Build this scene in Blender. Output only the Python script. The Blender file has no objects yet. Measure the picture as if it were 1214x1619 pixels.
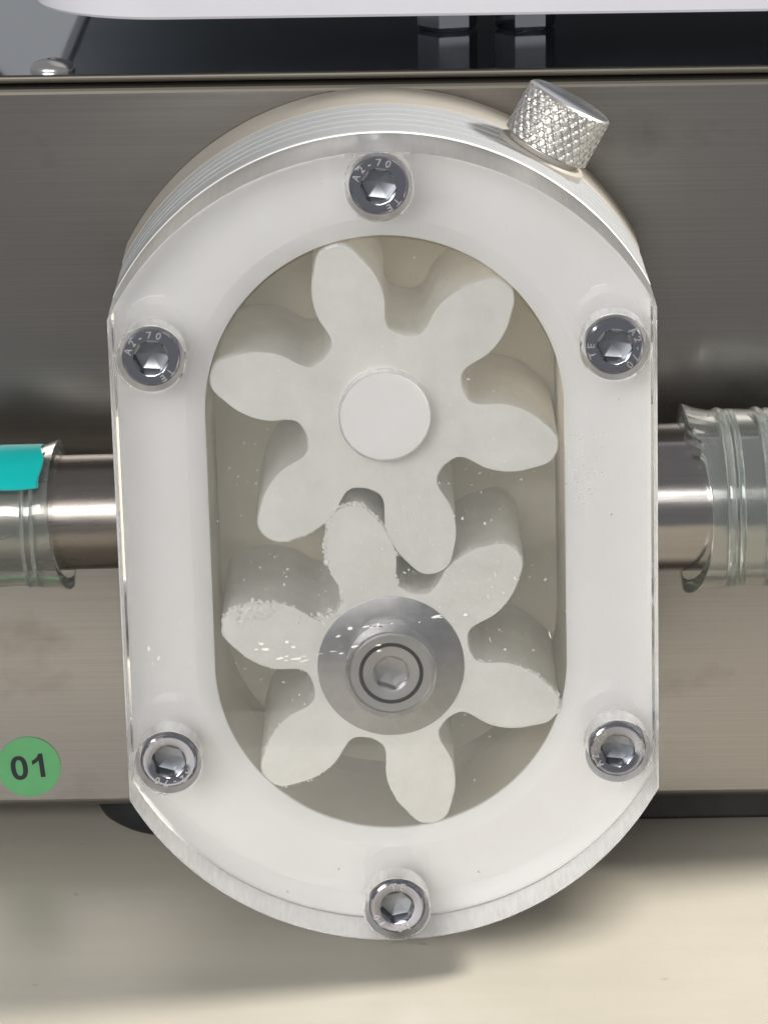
import bpy, bmesh, math, random
from mathutils import Vector, Matrix, geometry, noise
random.seed(7)
C = bpy.context.scene.collection
S = 0.001                      # everything below is written in millimetres
PI = math.pi
ZT, ZB, ZG, YF = 74.4, -67.9, -76.0, 58.0     # base top, base bottom, table, base front
TH = math.radians(0.65)        # the pump sits a touch rotated on the steel base

# ------------------------------------------------------------------ camera
sc = bpy.context.scene
cam_d = bpy.data.cameras.new('camera')
cam = bpy.data.objects.new('camera', cam_d); C.objects.link(cam)
sc.camera = cam
cam_d.sensor_fit = 'HORIZONTAL'; cam_d.sensor_width = 36.0
cam_d.lens = 36.0 * 6000.0 / 1214.0
cam_d.clip_start = 0.01; cam_d.clip_end = 50.0
def set_camera():
    p, yaw, roll = 0.2994, -0.0022, -0.0258
    fwd = Vector((math.sin(yaw)*math.cos(p), math.cos(yaw)*math.cos(p), -math.sin(p)))
    right = fwd.cross(Vector((0, 0, 1))).normalized(); up = right.cross(fwd)
    r2 = right*math.cos(roll) + up*math.sin(roll)
    u2 = -right*math.sin(roll) + up*math.cos(roll)
    m = Matrix((( r2.x, u2.x, -fwd.x), (r2.y, u2.y, -fwd.y), (r2.z, u2.z, -fwd.z)))
    m = Matrix.Rotation(-TH, 3, 'Y') @ m
    M = m.to_4x4(); M.translation = Vector((-1.428, -622.49, 200.624))*S
    cam.matrix_world = M
set_camera()

# ------------------------------------------------------------------ light
w = bpy.data.worlds.new("World"); sc.world = w; w.use_nodes = True
bg = w.node_tree.nodes['Background']
bg.inputs[0].default_value = (0.95, 0.97, 1.0, 1); bg.inputs[1].default_value = 0.25
def lamp(name, loc, target, size, power, col, size_y=None, spread=None):
    d = bpy.data.lights.new(name, 'AREA'); d.energy = power; d.color = col
    d.shape = 'RECTANGLE' if size_y else 'DISK'
    d.size = size
    if size_y: d.size_y = size_y
    if spread: d.spread = spread
    o = bpy.data.objects.new(name, d); C.objects.link(o)
    o.location = loc
    o.rotation_euler = (Vector(target)-Vector(loc)).to_track_quat('-Z', 'Y').to_euler()
    return o
lamp('wide_panel_lamp', (-0.75, -2.0, 0.80), (0, 0, 0), 1.9, 42, (1.0, 0.985, 0.965), 0.6)
lamp('spot_lamp', (1.26, 0.231, 0.90), (0, 0, 0), 0.19, 43.0, (1.0, 0.95, 0.87))
sc.view_settings.view_transform = 'Standard'
sc.view_settings.look = 'None'
sc.view_settings.exposure = 0.35
sc.view_settings.gamma = 1.0
sc.render.engine = 'CYCLES'
cy = sc.cycles
cy.use_denoising = True
cy.max_bounces = 24; cy.transmission_bounces = 20; cy.glossy_bounces = 8; cy.diffuse_bounces = 6
cy.sample_clamp_indirect = 4.0
cy.blur_glossy = 0.3

# ------------------------------------------------------------------ materials
def mat(name):
    m = bpy.data.materials.new(name); m.use_nodes = True
    nt = m.node_tree
    return m, nt, nt.nodes['Principled BSDF']
def N(nt, t, **kw):
    n = nt.nodes.new(t)
    for k, v in kw.items():
        if k.startswith('i_'):
            key = k[2:]
            n.inputs[int(key) if key.isdigit() else key].default_value = v
        else: setattr(n, k, v)
    return n
def coords(nt, scale=(1, 1, 1), loc=(0, 0, 0), rot=(0, 0, 0)):
    tc = N(nt, 'ShaderNodeTexCoord'); mp = N(nt, 'ShaderNodeMapping')
    mp.inputs['Scale'].default_value = scale; mp.inputs['Location'].default_value = loc
    mp.inputs['Rotation'].default_value = rot
    nt.links.new(tc.outputs['Object'], mp.inputs['Vector'])
    return mp.outputs[0]
def noise_tex(nt, vec, scale, detail=4, rough=.55):
    n = N(nt, 'ShaderNodeTexNoise'); n.inputs['Scale'].default_value = scale
    n.inputs['Detail'].default_value = detail; n.inputs['Roughness'].default_value = rough
    nt.links.new(vec, n.inputs['Vector']); return n.outputs[0]
def ramp(nt, fac, stops):
    r = N(nt, 'ShaderNodeValToRGB')
    e = r.color_ramp.elements
    while len(e) < len(stops): e.new(.5)
    for k, (p, c) in enumerate(stops):
        e[k].position = p; e[k].color = c if len(c) == 4 else (*c, 1)
    nt.links.new(fac, r.inputs[0]); return r.outputs[0]
def bump(nt, h, strength, dist, b):
    n = N(nt, 'ShaderNodeBump'); n.inputs['Strength'].default_value = strength
    n.inputs['Distance'].default_value = dist
    nt.links.new(h, n.inputs['Height']); nt.links.new(n.outputs[0], b.inputs['Normal'])
def plastic(name, c1, c2, rough, nscale=120, sss=0.0, bstr=.15, through=None):
    m, nt, b = mat(name)
    v = coords(nt)
    f = noise_tex(nt, v, nscale, 5)
    nt.links.new(ramp(nt, f, [(.3, c1), (.7, c2)]), b.inputs['Base Color'])
    b.inputs['Roughness'].default_value = rough
    b.inputs['Specular IOR Level'].default_value = .4
    if sss:
        b.inputs['Subsurface Weight'].default_value = sss
        b.inputs['Subsurface Radius'].default_value = (1, .95, .85)
        b.inputs['Subsurface Scale'].default_value = .002
    g = noise_tex(nt, v, 1800, 3)
    bump(nt, g, bstr, .0001, b)
    if through:                                # milky plastic that lets light pass through its walls
        fac, col = through
        t = N(nt, 'ShaderNodeBsdfTranslucent'); t.inputs[0].default_value = (*col, 1)
        mx = N(nt, 'ShaderNodeMixShader'); mx.inputs[0].default_value = fac
        out = nt.nodes['Material Output']
        nt.links.new(b.outputs[0], mx.inputs[1]); nt.links.new(t.outputs[0], mx.inputs[2])
        nt.links.new(mx.outputs[0], out.inputs['Surface'])
    return m
def metal(name, col, rough, aniso=0.0, streak=None, rvar=.0, stain=False):
    m, nt, b = mat(name)
    b.inputs['Metallic'].default_value = 1
    b.inputs['Base Color'].default_value = (*col, 1)
    b.inputs['Roughness'].default_value = rough
    if aniso:
        b.inputs['Anisotropic'].default_value = aniso
        t = N(nt, 'ShaderNodeTangent', direction_type='RADIAL', axis='Z')
        nt.links.new(t.outputs[0], b.inputs['Tangent'])
    if streak:
        v = coords(nt, streak)
        f = noise_tex(nt, v, 1.0, 6, .7)
        c = ramp(nt, f, [(.25, tuple(x*.87 for x in col)), (.75, tuple(min(1, x*1.1) for x in col))])
        if stain:
            v2 = coords(nt, (9, 9, 14))
            s = ramp(nt, noise_tex(nt, v2, 3.0, 5, .6), [(.57, (1, 1, 1)), (.70, (.74, .73, .71))])
            mx = N(nt, 'ShaderNodeMix', data_type='RGBA', blend_type='MULTIPLY'); mx.inputs[0].default_value = .9
            nt.links.new(c, mx.inputs[6]); nt.links.new(s, mx.inputs[7]); c = mx.outputs[2]
        nt.links.new(c, b.inputs['Base Color'])
        r = ramp(nt, f, [(.2, (rough-rvar,)*3), (.8, (rough+rvar,)*3)])
        nt.links.new(r, b.inputs['Roughness'])
        bump(nt, f, .02, .0002, b)
    return m
def glass(name, rough, col=(1, 1, 1), ior=1.49, streak=None, bs=.2):
    m, nt, b = mat(name)
    b.inputs['Transmission Weight'].default_value = 1
    b.inputs['Base Color'].default_value = (*col, 1)
    b.inputs['IOR'].default_value = ior
    b.inputs['Roughness'].default_value = rough
    if streak:
        f = noise_tex(nt, coords(nt, streak), 1.0, 4, .6)
        if bs: bump(nt, f, bs, .0003, b)
        nt.links.new(ramp(nt, f, [(.3, (rough*.85,)*3), (.7, (min(1, rough*1.15),)*3)]), b.inputs['Roughness'])
    return m

M_housing = plastic('milky_plastic', (.49, .525, .57), (.54, .57, .61), .35, 60, 0, .15, (.5, (.86, .855, .84)))
M_gasket = plastic('white_gasket', (.88, .865, .845), (.91, .895, .88), .45, 60, .2)
M_flange = plastic('ivory_plastic', (.50, .475, .435), (.55, .52, .48), .5, 60, 0, .15, (.5, (.86, .82, .75)))
M_gear = plastic('chalk_white_plastic', (.77, .76, .72), (.90, .89, .86), .5, 90, .2, .45)
M_pin = plastic('pin_plastic', (.89, .875, .86), (.92, .905, .895), .5, 160, .2, .2)
M_floor = plastic('grey_olive_plate', (.62, .58, .455), (.74, .68, .53), .5, 25)
M_liner = plastic('ivory_chamber_wall', (.60, .55, .44), (.66, .61, .50), .5, 40, 0, .15, (.5, (.90, .82, .66)))
M_acrylic = glass('clear_acrylic', 0.0)
M_milled = glass('milled_acrylic', .34, (1, 1, 1), 1.49, (1500, 90, 1500), 0)
M_pocket = glass('frosted_pocket_floor', .26)
M_chrome = metal('polished_steel', (.33, .33, .37), .10)
M_engrave = metal('engraved_steel', (.46, .45, .44), .40)
M_socket = metal('socket_steel', (.24, .25, .27), .30)
M_washer = metal('washer_steel', (.38, .375, .375), .36, 0, (300, 20, 300), .06)
M_base = metal('brushed_steel', (.31, .29, .268), .33, .70, (14, 40, 2600), .025, True)
M_ledge = metal('mirror_steel', (.60, .63, .67), .07)
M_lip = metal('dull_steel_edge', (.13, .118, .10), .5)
M_plated = metal('bright_plated_steel', (.55, .55, .57), .08)
M_nut = metal('plated_steel', (.62, .60, .58), .24)
M_pipe = metal('worn_steel_pipe', (.24, .215, .195), .29, 0, (60, 500, 500), .07)
M_pipe2 = metal('steel_pipe', (.34, .32, .31), .17, 0, (40, 700, 700), .05)
M_knurl = metal('knurled_metal', (.55, .535, .51), .40)
M_knobtop = metal('turned_metal', (.60, .63, .67), .26)
M_black = plastic('black_rubber', (.008, .009, .011), (.014, .015, .018), .55, 200)
M_rail = plastic('black_bar_plastic', (.016, .015, .014), (.024, .023, .022), .5, 200)
M_case = plastic('white_enamel', (.57, .56, .60), (.60, .59, .63), .35, 30, 0, .1)
M_under_shade = plastic('shade_grey_sheet', (.36, .38, .40), (.42, .44, .46), .5, 30)  # case underside greyed in its colour for the shade of the gap
M_hose = glass('clear_pvc', .025, (.95, .985, .97), 1.45)
M_wire = glass('clear_spiral', .04, (.97, 1.0, .985), 1.5)
M_tape = plastic('teal_tape', (0.0, .40, .39), (0.0, .48, .46), .4, 80)
M_green = plastic('green_paper', (.075, .27, .105), (.09, .30, .12), .55, 200)
M_ink = plastic('black_ink', (.006, .007, .010), (.010, .012, .015), .5, 200)
M_dust_glint = plastic('white_dust_glint', (.80, .79, .75), (.85, .84, .8), .7, 300)  # dust and shavings, also the painted glints on the cover

M_smear = plastic('grey_dirt', (.46, .45, .44), (.58, .57, .555), .6, 300)
def add_milk(m, fac, col=(.85, .9, .87)):      # soft plastic is never perfectly clear
    nt = m.node_tree; b = nt.nodes['Principled BSDF']
    t = N(nt, 'ShaderNodeBsdfDiffuse'); t.inputs[0].default_value = (*col, 1)
    t2 = N(nt, 'ShaderNodeBsdfTranslucent'); t2.inputs[0].default_value = (*col, 1)
    a1 = N(nt, 'ShaderNodeMixShader'); a1.inputs[0].default_value = .5
    a2 = N(nt, 'ShaderNodeMixShader'); a2.inputs[0].default_value = fac
    nt.links.new(t.outputs[0], a1.inputs[1]); nt.links.new(t2.outputs[0], a1.inputs[2])
    nt.links.new(b.outputs[0], a2.inputs[1]); nt.links.new(a1.outputs[0], a2.inputs[2])
    nt.links.new(a2.outputs[0], nt.nodes['Material Output'].inputs['Surface'])
add_milk(M_hose, .05); add_milk(M_wire, .13)
def table_material():
    m, nt, b = mat('cream_laminate')
    v = coords(nt, (1, 1, 1))
    f = noise_tex(nt, v, 14, 6, .6)
    g = noise_tex(nt, coords(nt, (25, 160, 25)), 1.0, 5, .6)
    c = ramp(nt, f, [(.3, (.395, .37, .315)), (.7, (.44, .412, .355))])
    s = ramp(nt, g, [(.3, (.95, .95, .94)), (.7, (1.0, 1.0, 1.0))])
    sp = ramp(nt, noise_tex(nt, coords(nt), 190, 1, .4), [(.80, (1, 1, 1)), (.86, (.6, .56, .52))])
    mx = N(nt, 'ShaderNodeMix', data_type='RGBA', blend_type='MULTIPLY'); mx.inputs[0].default_value = 1
    mx2 = N(nt, 'ShaderNodeMix', data_type='RGBA', blend_type='MULTIPLY'); mx2.inputs[0].default_value = 1
    nt.links.new(c, mx.inputs[6]); nt.links.new(s, mx.inputs[7])
    nt.links.new(mx.outputs[2], mx2.inputs[6]); nt.links.new(sp, mx2.inputs[7])
    nt.links.new(mx2.outputs[2], b.inputs['Base Color'])
    b.inputs['Roughness'].default_value = .38
    bump(nt, noise_tex(nt, v, 900, 3), .12, .0002, b)
    return m
M_table = table_material()

# ------------------------------------------------------------------ mesh helpers
ORG = {}
def finish(name, bm, mats, parent=None, org=(0, 0, 0), smooth=True, angle=32, recalc=True):
    """links ONE mesh object; bm is in mm, in the frame of the thing; org is this part's own origin"""
    if recalc: bmesh.ops.recalc_face_normals(bm, faces=bm.faces)
    org = Vector(org)
    for v in bm.verts: v.co = (v.co-org)*S
    me = bpy.data.meshes.new(name); bm.to_mesh(me); bm.free()
    for m in (mats if isinstance(mats, (list, tuple)) else [mats]): me.materials.append(m)
    if smooth:
        me.polygons.foreach_set('use_smooth', [True]*len(me.polygons))
        me.set_sharp_from_angle(angle=math.radians(angle))
    o = bpy.data.objects.new(name, me); C.objects.link(o)
    po = Vector((0, 0, 0))
    if parent is not None:
        o.parent = parent; po = Vector(ORG[parent.name])
    o.location = (org-po)*S
    ORG[o.name] = org
    return o
def thing(name, label, cat, org, group=None):
    o = bpy.data.objects.new(name, None); C.objects.link(o)
    o.empty_display_size = .01
    o.location = Vector(org)*S; ORG[o.name] = Vector(org)
    o['label'] = label; o['category'] = cat
    if group: o['group'] = group
    return o
def loops_to_bm(loops, cap0=False, cap1=False, closed=False, bm=None, mi=0):
    bm = bm or bmesh.new()
    V = [[bm.verts.new(p) for p in L] for L in loops]
    n = len(loops[0])
    pairs = list(zip(V, V[1:])) + ([(V[-1], V[0])] if closed else [])
    for a, b in pairs:
        for i in range(n):
            f = bm.faces.new((a[i], a[(i+1) % n], b[(i+1) % n], b[i])); f.material_index = mi
    if cap0: f = bm.faces.new(V[0][::-1]); f.material_index = mi
    if cap1: f = bm.faces.new(V[-1]); f.material_index = mi
    return bm, V
def circ(cx, cz, r, y, n=64, ph=0):
    return [Vector((cx+r*math.cos(2*PI*k/n+ph), y, cz+r*math.sin(2*PI*k/n+ph))) for k in range(n)]
def fan(bm, loop, centre, mi=0):
    c = bm.verts.new(centre)
    for i in range(len(loop)):
        f = bm.faces.new((loop[i], loop[(i+1) % len(loop)], c)); f.material_index = mi
def box_bm(x0, x1, y0, y1, z0, z1, bev=0, seg=2, bm=None):
    b2 = bmesh.new()
    bmesh.ops.create_cube(b2, size=1)
    for v in b2.verts:
        v.co = Vector((x0 if v.co.x < 0 else x1, y0 if v.co.y < 0 else y1, z0 if v.co.z < 0 else z1))
    if bev: bmesh.ops.bevel(b2, geom=b2.edges[:], offset=bev, segments=seg, profile=.5, affect='EDGES')
    if bm is None: return b2
    me = bpy.data.meshes.new('t'); b2.to_mesh(me); bm.from_mesh(me); bpy.data.meshes.remove(me); b2.free(); return bm
def glyph_polys(txt, size, bold=0.0):
    """a built-in-font string as a flat mesh: (verts2d, faces) in mm, centred"""
    cu = bpy.data.curves.new('t', 'FONT'); cu.body = txt; cu.size = size; cu.offset = bold
    cu.align_x = 'CENTER'; cu.align_y = 'CENTER'; cu.fill_mode = 'FRONT'; cu.resolution_u = 6
    o = bpy.data.objects.new('t', cu); C.objects.link(o)
    me = o.to_mesh()
    vs = [(v.co.x, v.co.y) for v in me.vertices]; fs = [tuple(p.vertices) for p in me.polygons]
    o.to_mesh_clear(); bpy.data.objects.remove(o); bpy.data.curves.remove(cu)
    return vs, fs
def add_text(bm, txt, size, place, bold=0.0, depth=0.0):
    """place(u,v,d) -> point; a solid slab of lettering, d = 0 front face, 1 back"""
    vs, fs = glyph_polys(txt, size, bold)
    F = [bm.verts.new(place(u, v, 0)) for u, v in vs]
    B = [bm.verts.new(place(u, v, 1)) for u, v in vs]
    edges = {}
    for f in fs:
        bm.faces.new([F[i] for i in f]); bm.faces.new([B[i] for i in f][::-1])
        for i in range(len(f)):
            e = (f[i], f[(i+1) % len(f)])
            if (e[1], e[0]) in edges: edges.pop((e[1], e[0]))
            else: edges[e] = 1
    for a, b in edges: bm.faces.new((F[a], B[a], B[b], F[b]))

# ------------------------------------------------------------------ the setting: table
bm = box_bm(-900, 900, -112, 700, -102, ZG, 1.5, 3)
table = finish('table_top', bm, M_table, smooth=False); table['kind'] = 'structure'

# ------------------------------------------------------------------ steel base cabinet
base = thing('steel_base', 'brushed stainless steel cabinet carrying the pump, with mirror finished top', 'machine base', (0, YF, ZG))
bm = box_bm(-190, 190, YF, 340, ZB, ZT-2.0, 1.6, 5)
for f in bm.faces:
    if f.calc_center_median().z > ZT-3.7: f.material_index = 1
finish('cabinet_panel', bm, [M_base, M_lip], base, (0, YF, 0), smooth=False)
bm = box_bm(-190.6, 190.6, YF-.4, 340.5, ZT-1.5, ZT, .6, 3)
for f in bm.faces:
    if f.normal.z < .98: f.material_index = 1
finish('top_plate', bm, [M_ledge, M_lip], base, (0, YF, ZT), smooth=False)
# button head screw on the top plate
def button_screw(x, y, z):
    R, h = 4.1, 1.8
    prof = [(R, 0), (R, .35)]
    for k in range(1, 9):
        a = k/8*PI*.5*.86
        prof.append((R*math.cos(a)**.9, .35+h*math.sin(a)))
    n = 48
    loops = [[Vector((x+r*math.cos(2*PI*k/n), y+r*math.sin(2*PI*k/n), z+hh)) for k in range(n)] for r, hh in prof]
    def hexr(k, ap):
        a = (2*PI*k/n) % (PI/3) - PI/6
        return ap/math.cos(a)
    zt = prof[-1][1]
    for ap, hh in ((.82, zt-.02), (.80, zt-1.3)):
        loops.append([Vector((x+hexr(k, ap)*math.cos(2*PI*k/n), y+hexr(k, ap)*math.sin(2*PI*k/n), z+hh)) for k in range(n)])
    bm, V = loops_to_bm(loops); fan(bm, V[-1], (x, y, z+zt-1.5))
    return bm
finish('button_screw', button_screw(-59.8, 63.0, ZT), M_nut, base, (-59.8, 63, ZT))
# rubber foot (left) and the black bar on the right
def foot(cx, cy):
    prof = [(12.5, ZG), (14.6, ZG+.5), (16.4, ZG+1.8), (17.3, ZG+3.6), (17.6, ZG+5.6), (17.7, ZB-.3), (15, ZB-.02)]
    loops = [[Vector((cx+r*math.cos(2*PI*k/48), cy+r*math.sin(2*PI*k/48), z)) for k in range(48)] for r, z in prof]
    return loops_to_bm(loops, True, True)[0]
finish('rubber_foot', foot(-40.5, 75.5), M_black, base, (-40.5, 75.5, ZG))
finish('foot_bar', box_bm(38, 185, 67, 86, ZG, ZB-.03, .8, 2), M_rail, base, (80, 67, ZG), smooth=False)

# ------------------------------------------------------------------ white control case above
case = thing('control_case', 'white rounded control case standing above the steel base on hex nuts', 'case', (20, 120, ZT))
def rrect(x0, x1, y0, y1, r, z, n=14):
    P = []
    for cx, cy_, a0 in ((x1-r, y1-r, 0), (x0+r, y1-r, PI/2), (x0+r, y0+r, PI), (x1-r, y0+r, 1.5*PI)):
        for k in range(n+1):
            a = a0+PI/2*k/n
            P.append(Vector((cx+r*math.cos(a), cy_+r*math.sin(a), z)))
    return P
CB = ZT+9.4
loops = [rrect(-64, 230, 60, 250, 25, CB+3), rrect(-64, 230, 60, 250, 25, CB+.5), rrect(-63.6, 229.6, 60.4, 249.6, 24.8, CB)]
loops = [rrect(-64, 230, 60, 250, 25, CB+28)] + loops
bm, V = loops_to_bm(loops, True, False)
loops_in = [rrect(-62, 228, 62, 248, 24, CB), rrect(-62, 228, 62, 248, 24, CB+2)]
b2, V2 = loops_to_bm(loops_in, False, True, bm=bm)
n = len(V[-1])
for i in range(n): bm.faces.new((V[-1][i], V[-1][(i+1) % n], V2[0][(i+1) % n], V2[0][i]))
finish('case_shell', bm, M_case, case, (20, 120, CB))
bm, V = loops_to_bm([rrect(-61, 227, 63, 247, 23, CB+.6), rrect(-61, 227, 63, 247, 23, CB+1.9)], True, True)
finish('underside_plate', bm, M_under_shade, case, (20, 120, CB+1))
def hexnut(cx, cy_, ph, R, z0, z1):
    def ring(r, z): return [Vector((cx+r*math.cos(ph+k*PI/3), cy_+r*math.sin(ph+k*PI/3), z)) for k in range(6)]
    bm, V = loops_to_bm([ring(R*.92, z0), ring(R, z0+.8), ring(R, z1-.8), ring(R*.92, z1)], True, True)
    return bm
finish('hex_nut', hexnut(13, 101.2, math.radians(13), 5.9, ZT+.08, CB+.6), M_plated, case, (13, 101.2, ZT), smooth=False)
finish('hex_nut', hexnut(27.9, 101.2, math.radians(9), 5.9, ZT+.08, CB+.6), M_plated, case, (27.9, 101.2, ZT), smooth=False)
for cx in (13, 27.9):
    bm, V = loops_to_bm([[Vector((cx+3.2*math.cos(2*PI*k/32), 101.2+3.2*math.sin(2*PI*k/32), z)) for k in range(32)] for z in (ZT-.5, CB+1)], True, True)
    finish('stud', bm, M_chrome, case, (cx, 101.2, ZT))

# black cable standing behind on the top plate, at the picture's corner
bm = bmesh.new()
path = [Vector((-80.5, 130, ZT+3.4)), Vector((-79.5, 130, ZT+9)), Vector((-77, 130, ZT+14)), Vector((-72.5, 131, ZT+19)), Vector((-69, 134, ZT+27)), Vector((-68, 140, ZT+38))]
def tube_bm(path, r, n=16, bm=None, cap=True):
    bm = bm or bmesh.new(); loops = []
    up = Vector((0, 1, 0.01))
    for i, p in enumerate(path):
        t = (path[min(i+1, len(path)-1)]-path[max(i-1, 0)]).normalized()
        a = t.cross(up).normalized(); b = t.cross(a)
        rr = r[i] if isinstance(r, list) else r
        loops.append([p+rr*(a*math.cos(2*PI*k/n)+b*math.sin(2*PI*k/n)) for k in range(n)])
    loops_to_bm(loops, cap, cap, bm=bm); return bm
cable = finish('black_cable', tube_bm([p+Vector((-1.2,0,0)) for p in path], 2.6), M_black, None, (-80.5, 130, ZT))
cable['label'] = 'black cable rising behind the left end of the steel base top'; cable['category'] = 'cable'

# ------------------------------------------------------------------ number sticker
st = thing('number_sticker', 'round green sticker printed 01 on the steel front below the left hose', 'sticker', (-69.2, YF-.05, -59.5))
def stick(x, z, y): return Vector((x, y, z))
bm, V = loops_to_bm([circ(-69.2, -59.5, 6.1, YF-.01, 64), circ(-69.2, -59.5, 6.1, YF-.17, 64)], True, True)
finish('paper_disc', bm, M_green, st, (-69.2, YF-.05, -59.5))
a = math.radians(6)
def sp(u, v, y): return Vector((-69.3+u*math.cos(a)-v*math.sin(a), y, -59.5+u*math.sin(a)+v*math.cos(a)))
def digit(outer_p, inner_p, du):
    bm = bmesh.new()
    if inner_p:
        L = [[sp(u+du, v, y) for u, v in P] for P, y in ((outer_p, YF-.17), (outer_p, YF-.22), (inner_p, YF-.22), (inner_p, YF-.17))]
        loops_to_bm(L, closed=True, bm=bm)
    else:
        loops_to_bm([[sp(u+du, v, y) for u, v in outer_p] for y in (YF-.17, YF-.22)], True, True, bm=bm)
    return finish('digit', bm, M_ink, st, sp(du, 0, YF-.2), smooth=False)
def sup(rx, rz, n=40, e=.86):
    P = []
    for k in range(n):
        c, s_ = math.cos(2*PI*k/n), math.sin(2*PI*k/n)
        P.append((rx*math.copysign(abs(c)**e, c), rz*math.copysign(abs(s_)**e, s_)))
    return P
digit(sup(1.62, 2.45), sup(.68, 1.62), -1.75)
digit([(.35, -2.38), (1.28, -2.38), (1.28, 2.45), (.50, 2.45), (.15, 1.85), (-.42, 1.40), (-.95, 1.15), (-.95, .32), (-.25, .62), (.35, 1.05)], None, 1.75)

# ------------------------------------------------------------------ the gear pump
PB = Vector((0, 30, -71.4))
pump = thing('gear_pump', 'white plastic gear pump with clear cover showing two six lobed gears', 'gear pump', PB)
pump.rotation_euler = (0, -TH, 0)
def pump_world(p):                       # a point of the pump frame in the world frame
    x, y, z = p
    return Vector((x*math.cos(TH)-z*math.sin(TH), y, x*math.sin(TH)+z*math.cos(TH)))
pump.location = pump_world(PB)*S
T = 16.3                                  # clear cover thickness
WH, AR, AC = 46.5, 52.7, 18.7             # half width, arc radius, arc centre offset
ca = math.atan2(math.sqrt(AR**2-WH**2)+AC, WH)
def r_outer(a, d=0.0):
    ax, az = abs(math.cos(a)), abs(math.sin(a))
    W, R = WH-d, AR-d
    t1 = W/ax if ax > 1e-9 else 1e9
    bq = az*AC; t2 = bq+math.sqrt(bq*bq-AC*AC+R*R)
    return min(t1, t2)
def r_stad(a, R, c=23.3):
    ax, az = abs(math.cos(a)), abs(math.sin(a))
    t1 = R/ax if ax > 1e-9 else 1e9
    if t1*az <= c: return t1
    bq = az*c; return bq+math.sqrt(max(0, bq*bq-c*c+R*R))
cs = math.atan2(23.3, 31.1)
angs = sorted(set([2*PI*k/288 for k in range(288)] + [ca, PI-ca, PI+ca, 2*PI-ca, cs, PI-cs, PI+cs, 2*PI-cs]))
def outer(y, d=0.0): return [Vector((r_outer(a, d)*math.cos(a), y, r_outer(a, d)*math.sin(a))) for a in angs]
def stad(y, R): return [Vector((r_stad(a, R)*math.cos(a), y, r_stad(a, R)*math.sin(a))) for a in angs]
# housing ring
prof = [(41.2, .25), (41.0, .0)]
loops = [stad(42.3, 31.1), outer(42.3, .3)]
ys = [(42.1, .1), (37.9, .1), (37.6, .55), (37.1, .55), (36.8, 0.05), (33.4, .05), (33.1, .5), (32.6, .5), (32.3, .05), (29.0, .05), (28.7, .55), (28.1, .55), (27.8, .05), (24.6, .05), (24.3, .5), (23.7, .5), (23.4, .0), (18.0, 0), (17.7, .25)]
loops += [outer(y, d) for y, d in ys]
loops += [stad(17.7, 31.3), stad(18.0, 31.1)]
bm, V = loops_to_bm(loops, closed=True)
for f in bm.faces:
    if min(v.co.y for v in f.verts) > T+.65 and all(abs(math.hypot(v.co.x, v.co.z)-r_stad(math.atan2(v.co.z, v.co.x), 31.1)) < .05 for v in f.verts): f.material_index = 1
finish('pump_housing', bm, [M_housing, M_liner], pump, (0, 30, 0), angle=28)
loops = [outer(17.6, .05), outer(16.6, -.05), outer(T+.1, .1), stad(T+.1, 34.5), stad(T+.18, 34.3), stad(T+1.0, 31.3), stad(T+1.15, 31.12), stad(17.6, 31.12)]
bm, V = loops_to_bm(loops, closed=True)
finish('front_gasket', bm, M_gasket, pump, (0, 17, 0), angle=28)
# floor plate of the chamber, and the back flange
bm, V = loops_to_bm([stad(50.4, 31.0), stad(51.4, 31.0)], True, True)
finish('chamber_floor', bm, M_floor, pump, (0, 50.4, 0))
bm, V = loops_to_bm([outer(42.4, .5), outer(42.9, .0), outer(57.5, .0), outer(57.8, .3), stad(57.8, 31.1), stad(42.4, 31.1)], closed=True)
for f in bm.faces:
    if all(abs(math.hypot(v.co.x, v.co.z)-r_stad(math.atan2(v.co.z, v.co.x), 31.1)) < .05 for v in f.verts): f.material_index = 1
finish('back_flange', bm, [M_flange, M_liner], pump, (0, 50, 0))

# clear cover: a slab with counterbores, through holes and two blind pockets in its back
BOLT = [(0, 65.4), (-39.35, 36.6), (39.35, 36.6), (-39.35, -36.6), (39.35, -36.6), (0, -65.4)]
G1, G2 = (0, 23.2), (0, -23.4)
RCB, DCB, RTH = 5.75, 8.5, 3.2
bm = bmesh.new()
def flat(polys, ids):
    tris = geometry.tessellate_polygon([[Vector((p.co.x, p.co.z, 0)) for p in L] for L in polys])
    allv = [v for L in polys for v in L]
    for t in tris:
        try: f = bm.faces.new([allv[i] for i in t]); f.material_index = ids
        except ValueError: pass
def ring(L): return [bm.verts.new(p) for p in L]
def skin(A, B, mi):
    n = len(A)
    for i in range(n):
        f = bm.faces.new((A[i], A[(i+1) % n], B[(i+1) % n], B[i])); f.material_index = mi
o0, o1, o2, o3 = ring(outer(0, .25)), ring(outer(.25, 0)), ring(outer(T-.4, 0)), ring(outer(T, .4))
skin(o0, o1, 0); skin(o1, o2, 1); skin(o2, o3, 0)
front = [o0]; back = [o3]
for bx, bz in BOLT:
    c0, c1 = ring(circ(bx, bz, RCB+.25, 0)), ring(circ(bx, bz, RCB, .25))
    c2 = ring(circ(bx, bz, RCB, DCB)); c3 = ring(circ(bx, bz, RTH, DCB)); c4 = ring(circ(bx, bz, RTH, T))
    skin(c0, c1, 0); skin(c1, c2, 1); skin(c2, c3, 1); skin(c3, c4, 1)
    front.append(c0); back.append(c4)
for (gx, gz), rp, dp in ((G1, 7.97, 11.7), (G2, 8.0, 9.4)):
    c0 = ring(circ(gx, gz, rp, T, 96)); c1 = ring(circ(gx, gz, rp, dp, 96))
    skin(c0, c1, 1); fan(bm, c1, (gx, dp, gz), 2); back.append(c0)
flat(front, 0); flat(back, 0)
bmesh.ops.remove_doubles(bm, verts=bm.verts, dist=1e-5)
cover = finish('clear_cover', bm, [M_acrylic, M_milled, M_pocket], pump, (0, 0, 0), angle=28)

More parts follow.
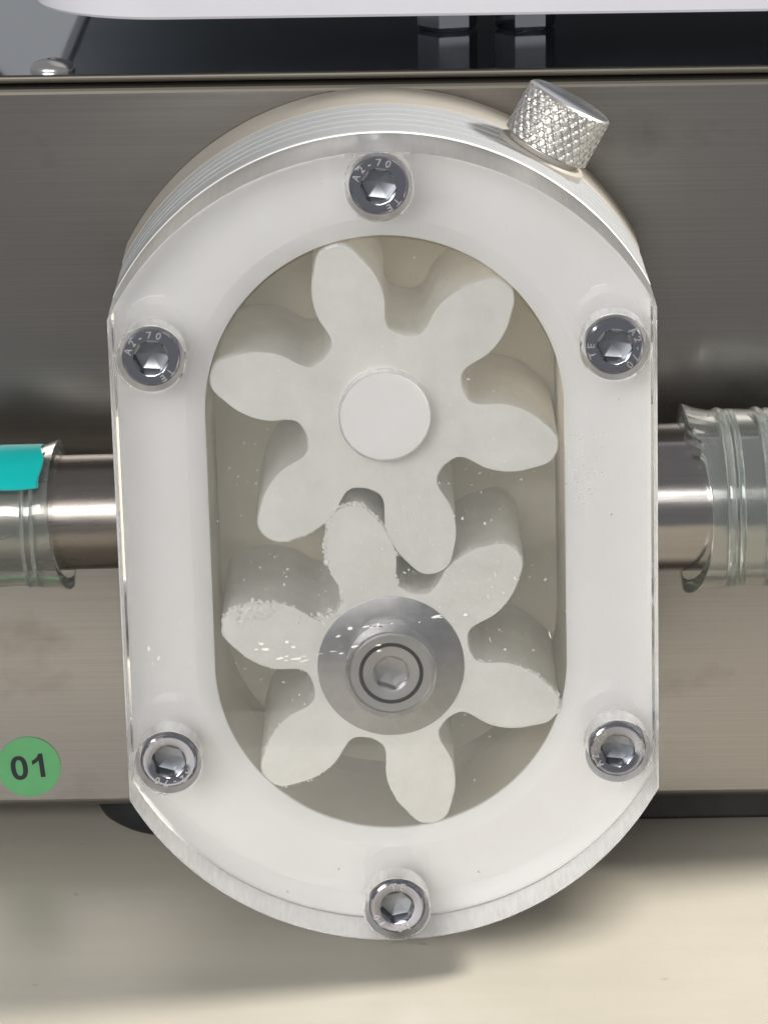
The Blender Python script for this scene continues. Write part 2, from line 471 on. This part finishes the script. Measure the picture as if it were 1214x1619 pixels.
# cap screws
def hexr(k, n, ap, ph=0):
    a = (2*PI*k/n+ph) % (PI/3) - PI/6
    return ap/math.cos(a)
def cap_screw(cx, cz, y0, R, H, ap, ph, depth=3.2, shank=9):
    n = 96
    def hx(ap_, y): return [Vector((cx+hexr(k, n, ap_, ph)*math.cos(2*PI*k/n), y, cz+hexr(k, n, ap_, ph)*math.sin(2*PI*k/n))) for k in range(n)]
    loops = [circ(cx, cz, 2.9, y0+H+shank, n), circ(cx, cz, 2.9, y0+H, n), circ(cx, cz, R, y0+H, n), circ(cx, cz, R, y0+.55, n), circ(cx, cz, R-.16, y0+.2, n), circ(cx, cz, R-.5, y0, n),
             circ(cx, cz, ap*1.235, y0, n), circ(cx, cz, ap*1.16, y0+.06, n), hx(ap, y0+.32), hx(ap*.985, y0+depth)]
    bm, V = loops_to_bm(loops, True)
    for f in bm.faces:
        if all(abs(v.co.x-cx)+abs(v.co.z-cz) < 1.7*ap and math.hypot(v.co.x-cx, v.co.z-cz) < 1.2*ap and v.co.y > y0+.02 for v in f.verts) and max(v.co.y for v in f.verts) < y0+depth+.1: f.material_index = 1
    fan(bm, V[-1], (cx, y0+depth+.7, cz), 1)
    return bm
def arc_text(cx, cz, txt, a0, step, R, size, y):
    bm = bmesh.new()
    for i, ch in enumerate(txt):
        a = a0+i*step
        def place(u, v, d):
            rr = R+v; aa = a - u/R
            return Vector((cx+rr*math.cos(aa), y-.06 if d == 0 else y+.05, cz+rr*math.sin(aa)))
        add_text(bm, ch, size, place, .025)
    return bm
HY = .7
lettering = None
spin = [math.radians(x) for x in (0, 4, -118, 172, 60, 140)]
for k, (bx, bz) in enumerate(BOLT):
    if k == 0:
        s0 = finish('cap_screw', cap_screw(bx, bz, HY, 5.0, 6.2, 2.62, math.radians(8)), [M_chrome, M_socket], pump, (bx, HY, bz), angle=24)
        bm = arc_text(bx, bz, 'A2-70', math.radians(158), math.radians(-23), 4.02, 1.75, HY)
        b2 = arc_text(bx, bz, 'TE', math.radians(-42), math.radians(-23), 4.02, 1.75, HY)
        me = bpy.data.meshes.new('t'); b2.to_mesh(me); bm.from_mesh(me); bpy.data.meshes.remove(me); b2.free()
        l0 = finish('lettering', bm, M_engrave, s0, (bx, HY, bz), smooth=False)
    else:
        s = s0.copy(); C.objects.link(s); l = l0.copy(); C.objects.link(l); l.parent = s
        s.location = (Vector((bx, HY, bz))-PB)*S
        s.rotation_euler = (0, -spin[k], 0)

# ------------------------------------------------------------------ gears
TP = [(0, 30.9), (1.5, 30.66), (2.65, 30.0), (3.55, 28.8), (4.3, 27.4), (5.25, 25.5), (5.78, 23.7), (6.05, 21.9), (6.07, 20.5), (5.85, 18.9), (5.45, 17.6), (5.12, 16.4), (5.0, 15.4), (5.22, 14.3), (5.75, 13.6), (6.4, 13.0)]
pol = [(math.atan2(h, u), math.hypot(h, u)) for h, u in [(a, b) for a, b in TP]]
pol += [(math.radians(30), 14.33)]
def gear_r(f):                            # smooth interpolation of the measured lobe
    f = abs(f)
    for i in range(len(pol)-1):
        if pol[i][0] <= f <= pol[i+1][0]:
            def tang(j):
                if j <= 0 or j >= len(pol)-1: return 0.0
                return (pol[j+1][1]-pol[j-1][1])/(pol[j+1][0]-pol[j-1][0])
            h = pol[i+1][0]-pol[i][0]; t = (f-pol[i][0])/h
            m0, m1 = tang(i)*h, tang(i+1)*h
            return (2*t**3-3*t*t+1)*pol[i][1]+(t**3-2*t*t+t)*m0+(-2*t**3+3*t*t)*pol[i+1][1]+(t**3-t*t)*m1
    return pol[-1][1]
def fa_list():
    L = []
    for i in range(len(pol)-1):
        for s in range(4): L.append(pol[i][0]+(pol[i+1][0]-pol[i][0])*s/4)
    L.append(pol[-1][0])
    return sorted([-x for x in L[1:-1]]+L)
FA = fa_list()
def gear_bm(c, phase, chip=None):
    A = []
    for k in range(6):
        for f in FA: A.append((phase+k*PI/3+f, f))
    def lp(y, d, ch=1.0):
        P = []
        for a, f in A:
            r = gear_r(f)-d
            if chip: r -= chip(a, r)*ch
            P.append(Vector((c[0]+r*math.cos(a), y, c[1]+r*math.sin(a))))
        return P
    loops = [lp(50.1, 0, 0), lp(28, 0, .0), lp(19.5, 0, .25), lp(T+.75, 0, .8), lp(T+.25, .3, 1.0)]
    bm, V = loops_to_bm(loops)
    fan(bm, V[-1], (c[0], T+.25, c[1])); fan(bm, V[0], (c[0], 50.1, c[1]))
    return bm
P1, P2 = math.radians(45.8), math.radians(43.1)
g1 = finish('lobed_gear', gear_bm(G1, P1), M_gear, pump, (G1[0], T, G1[1]))
def chip(a, r):
    d = math.degrees(a) % 360
    wgt = 0.0
    if 70 < d < 140: wgt = .42
    if 140 <= d < 166: wgt = .75
    if 166 <= d < 300 or d > 300 or d < 40: wgt = max(wgt, .12)
    n_ = noise.noise(Vector((math.cos(a)*14, math.sin(a)*14, r*.6)))*.6+noise.noise(Vector((math.cos(a)*42, math.sin(a)*42, r*1.8)))*.6
    return wgt*(n_+.25)
g2 = finish('lobed_gear', gear_bm(G2, P2, chip), M_gear, pump, (G2[0], T, G2[1]))
g2['label'] = 'lower gear with chipped rough edges and a steel washer'
bm, V = loops_to_bm([circ(*G1, 7.9, T+.6, 96), circ(*G1, 7.9, 12.2, 96), circ(*G1, 7.65, 11.95, 96)], True)
fan(bm, V[-1], (G1[0], 11.85, G1[1]))
finish('shaft_pin', bm, M_pin, g1, (G1[0], T, G1[1]))
bm, V = loops_to_bm([circ(*G2, 3.4, T+.6, 96), circ(*G2, 13.0, T+.6, 96), circ(*G2, 13.0, T+.15, 96), circ(*G2, 12.8, T+.05, 96), circ(*G2, 3.4, T+.05, 96)], closed=True)
finish('washer', bm, M_washer, g2, (G2[0], T, G2[1]))
M_bolt = metal('satin_bolt_steel', (.42, .415, .41), .40)
finish('cap_screw', cap_screw(G2[0], G2[1], 10.2, 7.6, 6.0, 2.75, math.radians(20), 2.2, 3), [M_bolt, M_washer], g2, (G2[0], 10.2, G2[1]), angle=24)
bm, V = loops_to_bm([circ(*G2, 4.95, 10.22, 96), circ(*G2, 5.05, 10.12, 96), circ(*G2, 5.6, 10.12, 96), circ(*G2, 5.7, 10.22, 96)], closed=True)
finish('groove_shade_ring', bm, M_rail, g2, (G2[0], 10.2, G2[1]))  # black ring laid on the bolt head as the shade of a groove

# shavings and dust caught between cover and gears
def crumb(bm, p, r, flatness=.5):
    q = bmesh.ops.create_icosphere(bm, subdivisions=1, radius=r)['verts']
    sx, sz = random.uniform(.6, 1.6), random.uniform(.6, 1.4); a = random.uniform(0, PI)
    for v in q:
        x, y, z = v.co; x *= sx; z *= sz; y *= flatness
        k = 1+.5*noise.noise(Vector((x*3+p[0]*7, y*3, z*3+p[2]*5)))
        v.co = Vector(p)+Vector(((x*math.cos(a)-z*math.sin(a))*k, y, (x*math.sin(a)+z*math.cos(a))*k))
bm = bmesh.new()
def cluster(cx, cz, n, sx, sz, r0, r1, y=T+.55):
    for _ in range(n):
        crumb(bm, (cx+random.gauss(0, sx), y+random.uniform(-.15, .5), cz+random.gauss(0, sz)), random.uniform(r0, r1))
cluster(-22.8, -12.6, 70, 1.9, .75, .25, 1.0, T+.3)
cluster(-25.5, -13.8, 34, 1.3, .7, .25, .8, T+.3)
cluster(-18.0, -14.2, 24, 1.6, .5, .15, .45, T+.3)
cluster(-10.8, -14.2, 46, 1.7, .6, .18, .55, T+.3)
def along(g, phase, k, f0, f1, n, r0, r1):      # crumbs clinging to a tooth's edge
    for _ in range(n):
        f = math.radians(random.uniform(f0, f1)); r = gear_r(f)+random.gauss(0, .12); a = phase+k*PI/3+f
        crumb(bm, (g[0]+r*math.cos(a), T+.25+random.uniform(0, .5), g[1]+r*math.sin(a)), random.uniform(r0, r1))
along(G2, P2, 1, -19, 19, 170, .12, .36)
along(G2, P2, 1, 5, 20, 60, .18, .5)
along(G2, P2, 2, -20, -2, 60, .12, .4)
along(G2, P2, 2, 0, 20, 30, .06, .14)
along(G2, P2, 0, -20, 20, 40, .06, .14)
along(G2, P2, 5, -2, 19, 60, .08, .22)
along(G2, P2, 4, -19, 19, 30, .06, .14)
along(G2, P2, 3, -19, 19, 40, .06, .18)
along(G1, P1, 3, 6, 20, 26, .08, .2)
sh = finish('plastic_shavings', bm, M_dust_glint, pump, (0, T, -12), smooth=False); sh['kind'] = 'stuff'
bm = bmesh.new()
for _ in range(1100):
    a = random.uniform(0, 2*PI); R_ = 30.0*math.sqrt(random.random()); s = random.choice((-1, 1))*23.3*random.random()
    p = (R_*math.cos(a), T+.06, R_*math.sin(a)+s)
    if math.hypot(p[0], p[2]-G1[1]) < 9.3 or math.hypot(p[0], p[2]-G2[1]) < 13.5: continue
    q = random.random()
    crumb(bm, p, .04+.19*q**5, .25)
du = finish('dust_specks', bm, M_dust_glint, pump, (0, T, 0), smooth=False); du['kind'] = 'stuff'

# thin film of dust on the inside of the cover, over the chamber
m, nt, b = mat('dust_film'); M_film = m
tr = N(nt, 'ShaderNodeBsdfTransparent'); df = N(nt, 'ShaderNodeBsdfDiffuse'); df.inputs[0].default_value = (.76, .76, .70, 1)
mx = N(nt, 'ShaderNodeMixShader')
f = ramp(nt, noise_tex(nt, coords(nt, (1, 1, 1)), 75, 6, .65), [(.3, (.11,)*3), (.75, (.25,)*3)])
nt.links.new(f, mx.inputs[0]); nt.links.new(tr.outputs[0], mx.inputs[1]); nt.links.new(df.outputs[0], mx.inputs[2])
nt.links.new(mx.outputs[0], nt.nodes['Material Output'].inputs['Surface'])
bm = bmesh.new()
polys = [stad(T+.08, 30.95), circ(G1[0], G1[1], 8.3, T+.08, 64), circ(G2[0], G2[1], 8.3, T+.08, 64)]
vv = [[bm.verts.new(p) for p in L] for L in polys]; av = [v for L in vv for v in L]
for t in geometry.tessellate_polygon([[Vector((p.x, p.z, 0)) for p in L] for L in polys]):
    try: bm.faces.new([av[i] for i in t])
    except ValueError: pass
finish('dust_film', bm, M_film, pump, (0, T, 0), smooth=False)

# lamp glints drawn as white marks, and dirt smears, outside the clear cover
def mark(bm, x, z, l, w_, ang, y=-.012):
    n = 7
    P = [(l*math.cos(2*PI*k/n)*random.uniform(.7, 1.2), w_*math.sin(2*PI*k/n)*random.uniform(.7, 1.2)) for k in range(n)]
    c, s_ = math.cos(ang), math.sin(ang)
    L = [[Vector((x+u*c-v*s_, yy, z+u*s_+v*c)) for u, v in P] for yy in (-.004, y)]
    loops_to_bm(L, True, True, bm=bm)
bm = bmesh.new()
for k in range(15):                       # uneven rows of painted glints across the lower gear
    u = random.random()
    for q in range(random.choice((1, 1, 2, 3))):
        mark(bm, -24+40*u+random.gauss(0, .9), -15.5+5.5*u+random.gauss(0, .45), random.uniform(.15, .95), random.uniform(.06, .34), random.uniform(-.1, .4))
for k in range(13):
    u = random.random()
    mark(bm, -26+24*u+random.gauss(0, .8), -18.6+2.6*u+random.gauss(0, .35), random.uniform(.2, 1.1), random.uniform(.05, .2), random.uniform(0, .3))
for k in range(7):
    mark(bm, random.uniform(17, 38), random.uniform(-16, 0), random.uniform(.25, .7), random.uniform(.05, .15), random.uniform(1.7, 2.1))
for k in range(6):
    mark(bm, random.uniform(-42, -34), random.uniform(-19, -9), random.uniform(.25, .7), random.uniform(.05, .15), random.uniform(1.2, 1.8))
sf = finish('glint_marks', bm, M_dust_glint, pump, (0, 0, 0), smooth=False); sf['kind'] = 'stuff'
bm = bmesh.new()
for k in range(46):
    mark(bm, 33.8+random.gauss(0, 1.5), 15+random.uniform(-6, 7), random.uniform(.08, .42), random.uniform(.05, .2), random.uniform(0, 3))
for x, z in ((40, 27.5), (14.6, -58.6), (-19.3, -61.5), (-10.1, -57.4), (-9.5, 66.3), (27, -4.5), (38.5, 7)):
    mark(bm, x, z, .3, .2, random.uniform(0, 3))
sf = finish('smear_marks', bm, M_smear, pump, (0, 0, 0), smooth=False); sf['kind'] = 'stuff'

# ------------------------------------------------------------------ knurled knob on the shoulder
ka = math.radians(60.5)
ux, uz = math.cos(ka), math.sin(ka)           # knob axis
KB = Vector((29.4, 35.0, 64.2))               # bottom centre
def kp(r, phi, h):
    e1 = Vector((-uz, 0, ux)); e2 = Vector((0, 1, 0)); ax = Vector((ux, 0, uz))
    return KB + ax*h + e1*(r*math.cos(phi)) + e2*(r*math.sin(phi))
def kring(r, h, n=192): return [kp(r, 2*PI*k/n, h) for k in range(n)]
kn = finish('knurled_knob', loops_to_bm([kring(7.35, 0), kring(7.35, .2)], True, True)[0], M_knurl, pump, KB)
NU, NV, HT = 192, 40, 9.2
def knr(u, v):
    P = 26
    a = (u*P+v*3.4) % 1.0; b = (u*P-v*3.4) % 1.0
    return 7.55+.38*min(1.0, 2.6*min(abs(a-.5)*2, abs(b-.5)*2))
loops = [kring(7.35, .1)]
for j in range(NV+1):
    v = j/NV
    loops.append([kp(knr(k/NU, v), 2*PI*k/NU, .35+v*(HT-.6)) for k in range(NU)])
loops += [kring(7.75, HT+.02), kring(7.45, HT+.3)]
bm, V = loops_to_bm(loops, True, True)
finish('knurl', bm, M_knurl, kn, KB+Vector((ux, 0, uz))*4, angle=20)
bm, V = loops_to_bm([kring(7.44, HT+.31, 96), kring(7.0, HT+.5, 96)], True)
fan(bm, V[-1], kp(0, 0, HT+.5))
finish('knob_cap', bm, M_knobtop, kn, KB+Vector((ux, 0, uz))*HT)
bm, V = loops_to_bm([kring(8.3, -5.5, 96), kring(8.3, -1.3, 96), kring(7.9, -.9, 96), kring(6.6, -.9, 96), kring(6.6, .05, 96)], True, True)
finish('knob_collar', bm, M_flange, pump, KB)

# ------------------------------------------------------------------ ports
def xring(x, r, cy_, cz, n=64): return [Vector((x(2*PI*k/n) if callable(x) else x, cy_+r*math.cos(2*PI*k/n), cz+r*math.sin(2*PI*k/n))) for k in range(n)]
YL, ZL, RL = 37.0, -1.5, 10.45
YR, ZR, RR = 37.0, -1.5, 13.5
bm, V = loops_to_bm([xring(-45, RL, YL, ZL, 96), xring(-99, RL, YL, ZL, 96), xring(-100, RL-.8, YL, ZL, 96), xring(-100, RL-2.5, YL, ZL, 96), xring(-45, RL-2.5, YL, ZL, 96)], closed=True)
finish('inlet_pipe', bm, M_pipe, pump, (-46, YL, ZL))
loops = [xring(45, RR-3, YR, ZR, 96), xring(45, RR, YR, ZR, 96)]
loops += [xring(99, RR, YR, ZR, 96), xring(100, RR-.8, YR, ZR, 96), xring(100, RR-3, YR, ZR, 96)]
bm, V = loops_to_bm(loops, closed=True)
finish('outlet_pipe', bm, M_pipe2, pump, (46, YR, ZR))

# ------------------------------------------------------------------ hoses (pushed over the ports)
def hose(x_end, x_out, cy_, cz, ri, ro, wob, n=96, m=26):
    loops = []
    sgn = 1 if x_out > 0 else -1
    xe = lambda a: x_end(a)
    def at(t, r, jit=0):
        P = []
        for k in range(n):
            a = 2*PI*k/n
            x = xe(a)+(x_out-xe(a))*t
            rr = r*(1+.010*wob*math.sin(3*a+t*9)+.012*wob*math.sin(t*40+a))
            P.append(Vector((x, cy_+rr*math.cos(a), cz+rr*math.sin(a))))
        return P
    ts = [i/m for i in range(m+1)]
    fl = lambda t: 1+.075*math.exp(-t*22)
    out = [at(t, ro*fl(t)) for t in ts]
    inn = [at(t, ri*fl(t)) for t in ts]
    bm, V = loops_to_bm(out+inn[::-1], closed=True)
    return bm
def placed(o, org):
    o.location = pump_world(org)*S; o.rotation_euler = (0, -TH, 0)
def xl(a): return -58.4-2.0*max(0, -math.cos(a))-.9*math.sin(a)
hl = thing('clear_hose', 'clear plastic hose with teal tape pushed onto the left steel pipe', 'hose', (-70, YL, ZL-13))
finish('hose_wall', hose(xl, -110, YL, ZL-.4, RL+.35, RL+2.3, 1.0), M_hose, hl, (-70, YL, ZL))
bm = bmesh.new()
for xx in (-63.3, -65.0):
    P = [Vector((xx+.35*math.cos(2*PI*k/48), YL+(RL+2.35)*math.cos(2*PI*k/48), ZL-.4+(RL+2.35)*math.sin(2*PI*k/48))) for k in range(48)]
    loops = []
    for k in range(48):
        a = 2*PI*k/48; cdir = Vector((0, math.cos(a), math.sin(a)))
        loops.append([P[k]+cdir*(.32*math.cos(2*PI*j/8))+Vector((.4*math.sin(2*PI*j/8), 0, 0)) for j in range(8)])
    loops_to_bm(loops, closed=True, bm=bm)
finish('hose_ridge', bm, M_wire, hl, (-64, YL, ZL))
placed(hl, (-70, YL, ZL-13))
def xr(a):
    s = 53.7+4.2*max(0, -math.cos(a))**1.3
    d = math.degrees(a) % 360
    if 95 < d < 150:                       # torn lip at the upper front
        u = (d-95)/55
        s += math.sin(PI*u)*(-.9+1.3*u+.45*math.sin(d*.55)+.25*math.sin(d*1.3))
    return s
hr = thing('clear_hose', 'clear ribbed hose with torn end pushed onto the right steel pipe', 'hose', (68, YR, ZR-16))
finish('hose_wall', hose(xr, 110, YR, ZR-.3, RR+.3, RR+2.6, .7), M_hose, hr, (68, YR, ZR))
bm = bmesh.new()
turns, nn = 8, 64
for off, rad in ((0, .8), (1.9, .55)):
    loops = []
    for q in range(turns*nn+1):
        a = 2*PI*q/nn
        c = Vector((57.9+off+7.0*q/nn+.8*math.sin(a), YR+(RR+2.2)*math.cos(a), ZR-.3+(RR+2.2)*math.sin(a))); cd = Vector((0, math.cos(a), math.sin(a)))
        loops.append([c+cd*(rad*math.cos(2*PI*j/10))+Vector((1.1*rad*math.sin(2*PI*j/10), 0, 0)) for j in range(10)])
    loops_to_bm(loops, True, True, bm=bm)
finish('spiral_rib', bm, M_wire, hr, (68, YR, ZR))
placed(hr, (68, YR, ZR-16))

# teal tape stuck on top of the left hose
tp = []
nA, nX = 18, 10
def tpt(i, j, r):
    x = -61.8-.4*math.sin(j*.5)-i*3.2
    a = math.radians(86+j*(141-86)/(nA-1)+i*.5+1.0*math.sin(i*1.4))
    return Vector((x, YL+r*math.cos(a), ZL-.4+r*math.sin(a)))
bm = bmesh.new()
top = [[bm.verts.new(tpt(i, j, 13.25+.12*math.sin(i*1.1+j*.3))) for j in range(nA)] for i in range(nX)]
bot = [[bm.verts.new(tpt(i, j, 12.9+.12*math.sin(i*1.1+j*.3))) for j in range(nA)] for i in range(nX)]
for i in range(nX-1):
    for j in range(nA-1):
        bm.faces.new((top[i][j], top[i+1][j], top[i+1][j+1], top[i][j+1]))
        bm.faces.new((bot[i][j], bot[i][j+1], bot[i+1][j+1], bot[i+1][j]))
for i in range(nX-1):
    for j in (0, nA-1): bm.faces.new((top[i][j], top[i+1][j], bot[i+1][j], bot[i][j]))
for j in range(nA-1):
    for i in (0, nX-1): bm.faces.new((top[i][j], top[i][j+1], bot[i][j+1], bot[i][j]))
tape = finish('teal_tape', bm, M_tape, None, (-70, YL, ZL+13))
placed(tape, (-70, YL, ZL+13))
tape['label'] = 'strip of teal tape stuck over the top of the left hose'; tape['category'] = 'tape'
